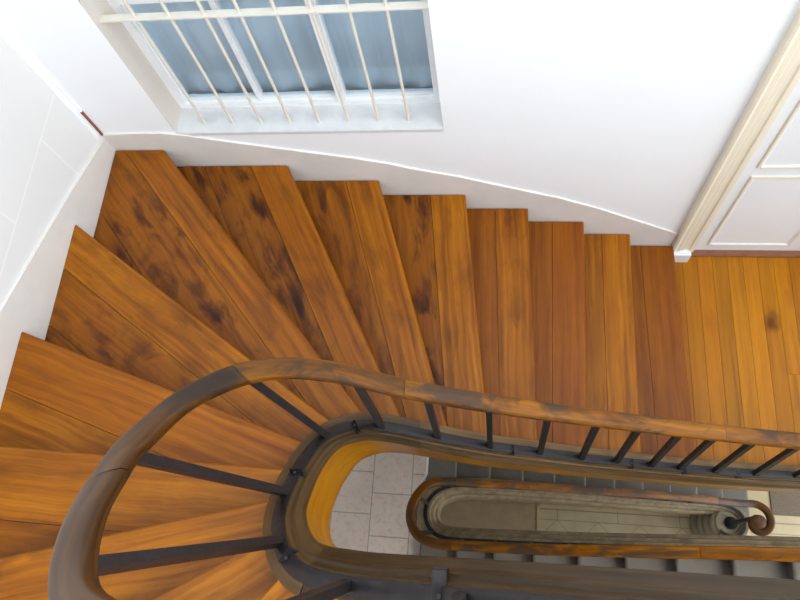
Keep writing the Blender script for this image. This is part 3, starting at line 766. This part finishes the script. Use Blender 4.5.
# handrail with the scroll
scroll = []
cx, cy, cz = 2.235, 0.530, -2.31
LR = [(2.085,0.672,-2.235),(1.85,0.668,-2.10),(1.625,0.664,-1.964),(1.44,0.659,-1.855),(0.911,0.63,-1.543),(0.581,0.614,-1.349),(0.115,0.588,-1.074),(-0.177,0.567,-0.902),(-0.387,0.553,-0.778),(-0.499,0.525,-0.712),(-0.574,0.436,-0.668),(-0.604,0.34,-0.61),(-0.575,0.225,-0.50),(-0.515,0.155,-0.43),(-0.404,0.117,-0.355),(-0.236,0.114,-0.262),(-0.049,0.114,-0.156),(0.346,0.119,0.08),(0.632,0.13,0.25),(0.829,0.136,0.368),(1.161,0.15,0.565),(1.375,0.155,0.69),(1.62,0.165,0.82),(1.80,0.172,0.865),(1.98,0.20,0.87),(2.14,0.29,0.87),(2.19,0.42,0.87),(2.14,0.56,0.87),(2.04,0.63,0.87),(1.94,0.648,0.87)]
for i in range(26):   # spiral, from its eye outwards, ending where the rail leaves
    th = math.radians(-330+ i*(420/25)); r = 0.018+0.132*(i/25)**1.25
    scroll.append((cx+r*math.cos(th)*0.98-0.02*(i/25), cy+r*math.sin(th), cz+0.02*(i/25)**3))
LRP = smooth_path([(x, y, z) for x, y, z in scroll]+LR, 0.02)
js = [0, 70, nearest(LRP,0.9,0.63), nearest(LRP,-0.3,0.56), nearest(LRP,-0.30,0.114), nearest(LRP,1.0,0.14), len(LRP)-1]
tn = [(0.7,.3,.3,.62),(0.2,.2,.3,1.1),(0.3,.8,.5,1.15),(0.7,.1,.3,.95),(0.2,.5,.3,1.3),(0.3,.7,.3,1.2)]
u = 0
def wscale_first(t): return 0.75+0.25*min(1, t*2)
for i, (a, b) in enumerate(zip(js[:-1], js[1:])):
    seg = [v.copy() for v in LRP[a:b+1]]; seg[-1] -= (seg[-1]-seg[-2]).normalized()*0.002
    bm = bmesh.new(); u = sweep(bm, seg, rail_prof(0.032, 0.05), tn[i], u, scale_fn=wscale_first if i == 0 else None)
    link('handrail', bm, M_RAIL, lb, smooth=True, angle=50)
bm = bmesh.new(); lathe(bm, (cx, cy), [(0.055,cz-0.05),(0.062,cz-0.03),(0.062,cz-0.012),(0.050,cz+0.002),(0.02,cz+0.007)], 28)
link('scroll_eye', bm, M_EYE, lb, smooth=True, angle=50)
bm = bmesh.new(); lathe(bm, C0, [(0.06,BOT+0.385),(0.06,BOT+0.40),(0.04,BOT+0.415),(0.028,BOT+0.46),(0.024,BOT+0.5),(0.021,cz-0.1),(0.03,cz-0.05)], 24)
link('newel', bm, M_IRON, lb, smooth=True, angle=40)
frL = path_frames(LPATH); frR = path_frames(LRP)
# balusters along the lower flights
sdist = 0; last = 0.1; prev = None
ib = 0
for i in range(len(LPATH)-1):
    p, n = frL[i]
    if prev is not None: sdist += (Vector((p.x,p.y))-Vector((prev.x,prev.y))).length
    prev = p
    if sdist-last >= 0.235 and p.x < (1.85 if p.z < -1 else 2.02):
        last = sdist
        cand = [k for k in range(75, len(LRP)) if LRP[k].z > p.z+0.5 and LRP[k].z < p.z+1.2]
        if not cand: continue
        h = min(cand, key=lambda k: (LRP[k].x-p.x)**2+(LRP[k].y-p.y)**2)
        q = LRP[h]
        bm = bmesh.new(); rod(bm, (p.x, p.y, p.z+0.01), (q.x if abs(n.x) > .5 else p.x, q.y, q.z-0.048), 0.02, 0.02, twist=math.atan2(n.y, n.x))
        link('baluster', bm, M_IRON, lb)

# ground floor
bm = bmesh.new(); box(bm, WALL_X-0.3, 6.0, -1.85, 2.0, BOT-0.1, BOT); struct('floor_5', bm, M_GROUND)
bm = bmesh.new(); box(bm, WALL_X, 0.385, -1.6, 0.655, BOT, BOT+0.012); struct('floor_6', bm, M_CONC)
bm = bmesh.new(); box(bm, 0.392, 0.428, -1.0, 0.655, BOT, BOT+0.02); box(bm, 0.428, 1.95, 0.640, 0.675, BOT, BOT+0.02)
bmesh.ops.bevel(bm, geom=bm.edges[:], offset=0.006, segments=2, affect='EDGES'); struct('trim_3', bm, M_BEIGE)
bm = bmesh.new(); box(bm, 2.745, 3.75, 0.70, 1.40, BOT, BOT+0.014); bmesh.ops.bevel(bm, geom=bm.edges[:], offset=0.004, segments=2, affect='EDGES')
mat_o = link('doormat', bm, M_MAT); tag(mat_o, 'grey brown doormat on the pale ground floor beyond the handrail scroll', 'doormat')
# move the mat's origin to its own base
mat_o.data.transform(Matrix.Translation((-3.25,-1.05,-BOT))); mat_o.location = (3.25,1.05,BOT)

# ------------------------------------------------------------------ light
w = bpy.data.worlds.new('sky'); SC.world = w; w.use_nodes = True
bg = w.node_tree.nodes['Background']; bg.inputs[0].default_value = (0.80,0.90,1.0,1); bg.inputs[1].default_value = 0.93
def area(name, loc, rot, sx, sy, power, col):
    l = bpy.data.lights.new(name, 'AREA'); l.shape = 'RECTANGLE'; l.size = sx; l.size_y = sy; l.energy = power; l.color = col
    o = bpy.data.objects.new(name, l); o.location = loc; o.rotation_euler = rot; COL.objects.link(o); return o

area('landing_daylight', (2.6, -0.9, 5.4), (math.radians(-12), math.radians(28), 0), 2.2, 2.0, 62, (1.0,0.95,0.84))
area('back_wall_fill', (-0.2, -1.5, 4.9), (math.radians(74), 0, 0), 2.2, 1.3, 15, (0.93,0.97,1.0))  # added fill lamp to lift the lower back wall; no window here
area('hall_daylight', (4.3, 0.0, -2.3), (0, math.radians(62), 0), 1.4, 2.2, 19, (0.90,0.95,1.0))

# ------------------------------------------------------------------ camera
f_px = 692.933334; tl, rl, yw = 3.90316306e-01, -3.50112758e-01, 3.97095623e-01
Rm = Matrix.Rotation(yw, 3, 'Z') @ Matrix.Rotation(tl, 3, 'X') @ Matrix.Rotation(rl, 3, 'Z')
cam = bpy.data.cameras.new('camera'); co = bpy.data.objects.new('camera', cam); COL.objects.link(co)
cam.sensor_fit = 'HORIZONTAL'; cam.sensor_width = 36.0; cam.lens = 36.0*f_px/800.0; cam.clip_start = 0.02
co.matrix_world = Matrix.Translation((0, 0, 4.32956784)) @ Rm.to_4x4()
SC.camera = co
SC.view_settings.view_transform = 'Standard'; SC.view_settings.look = 'None'
SC.view_settings.gamma = 1.0; SC.view_settings.use_curve_mapping = False
SC.view_settings.exposure = 1.3
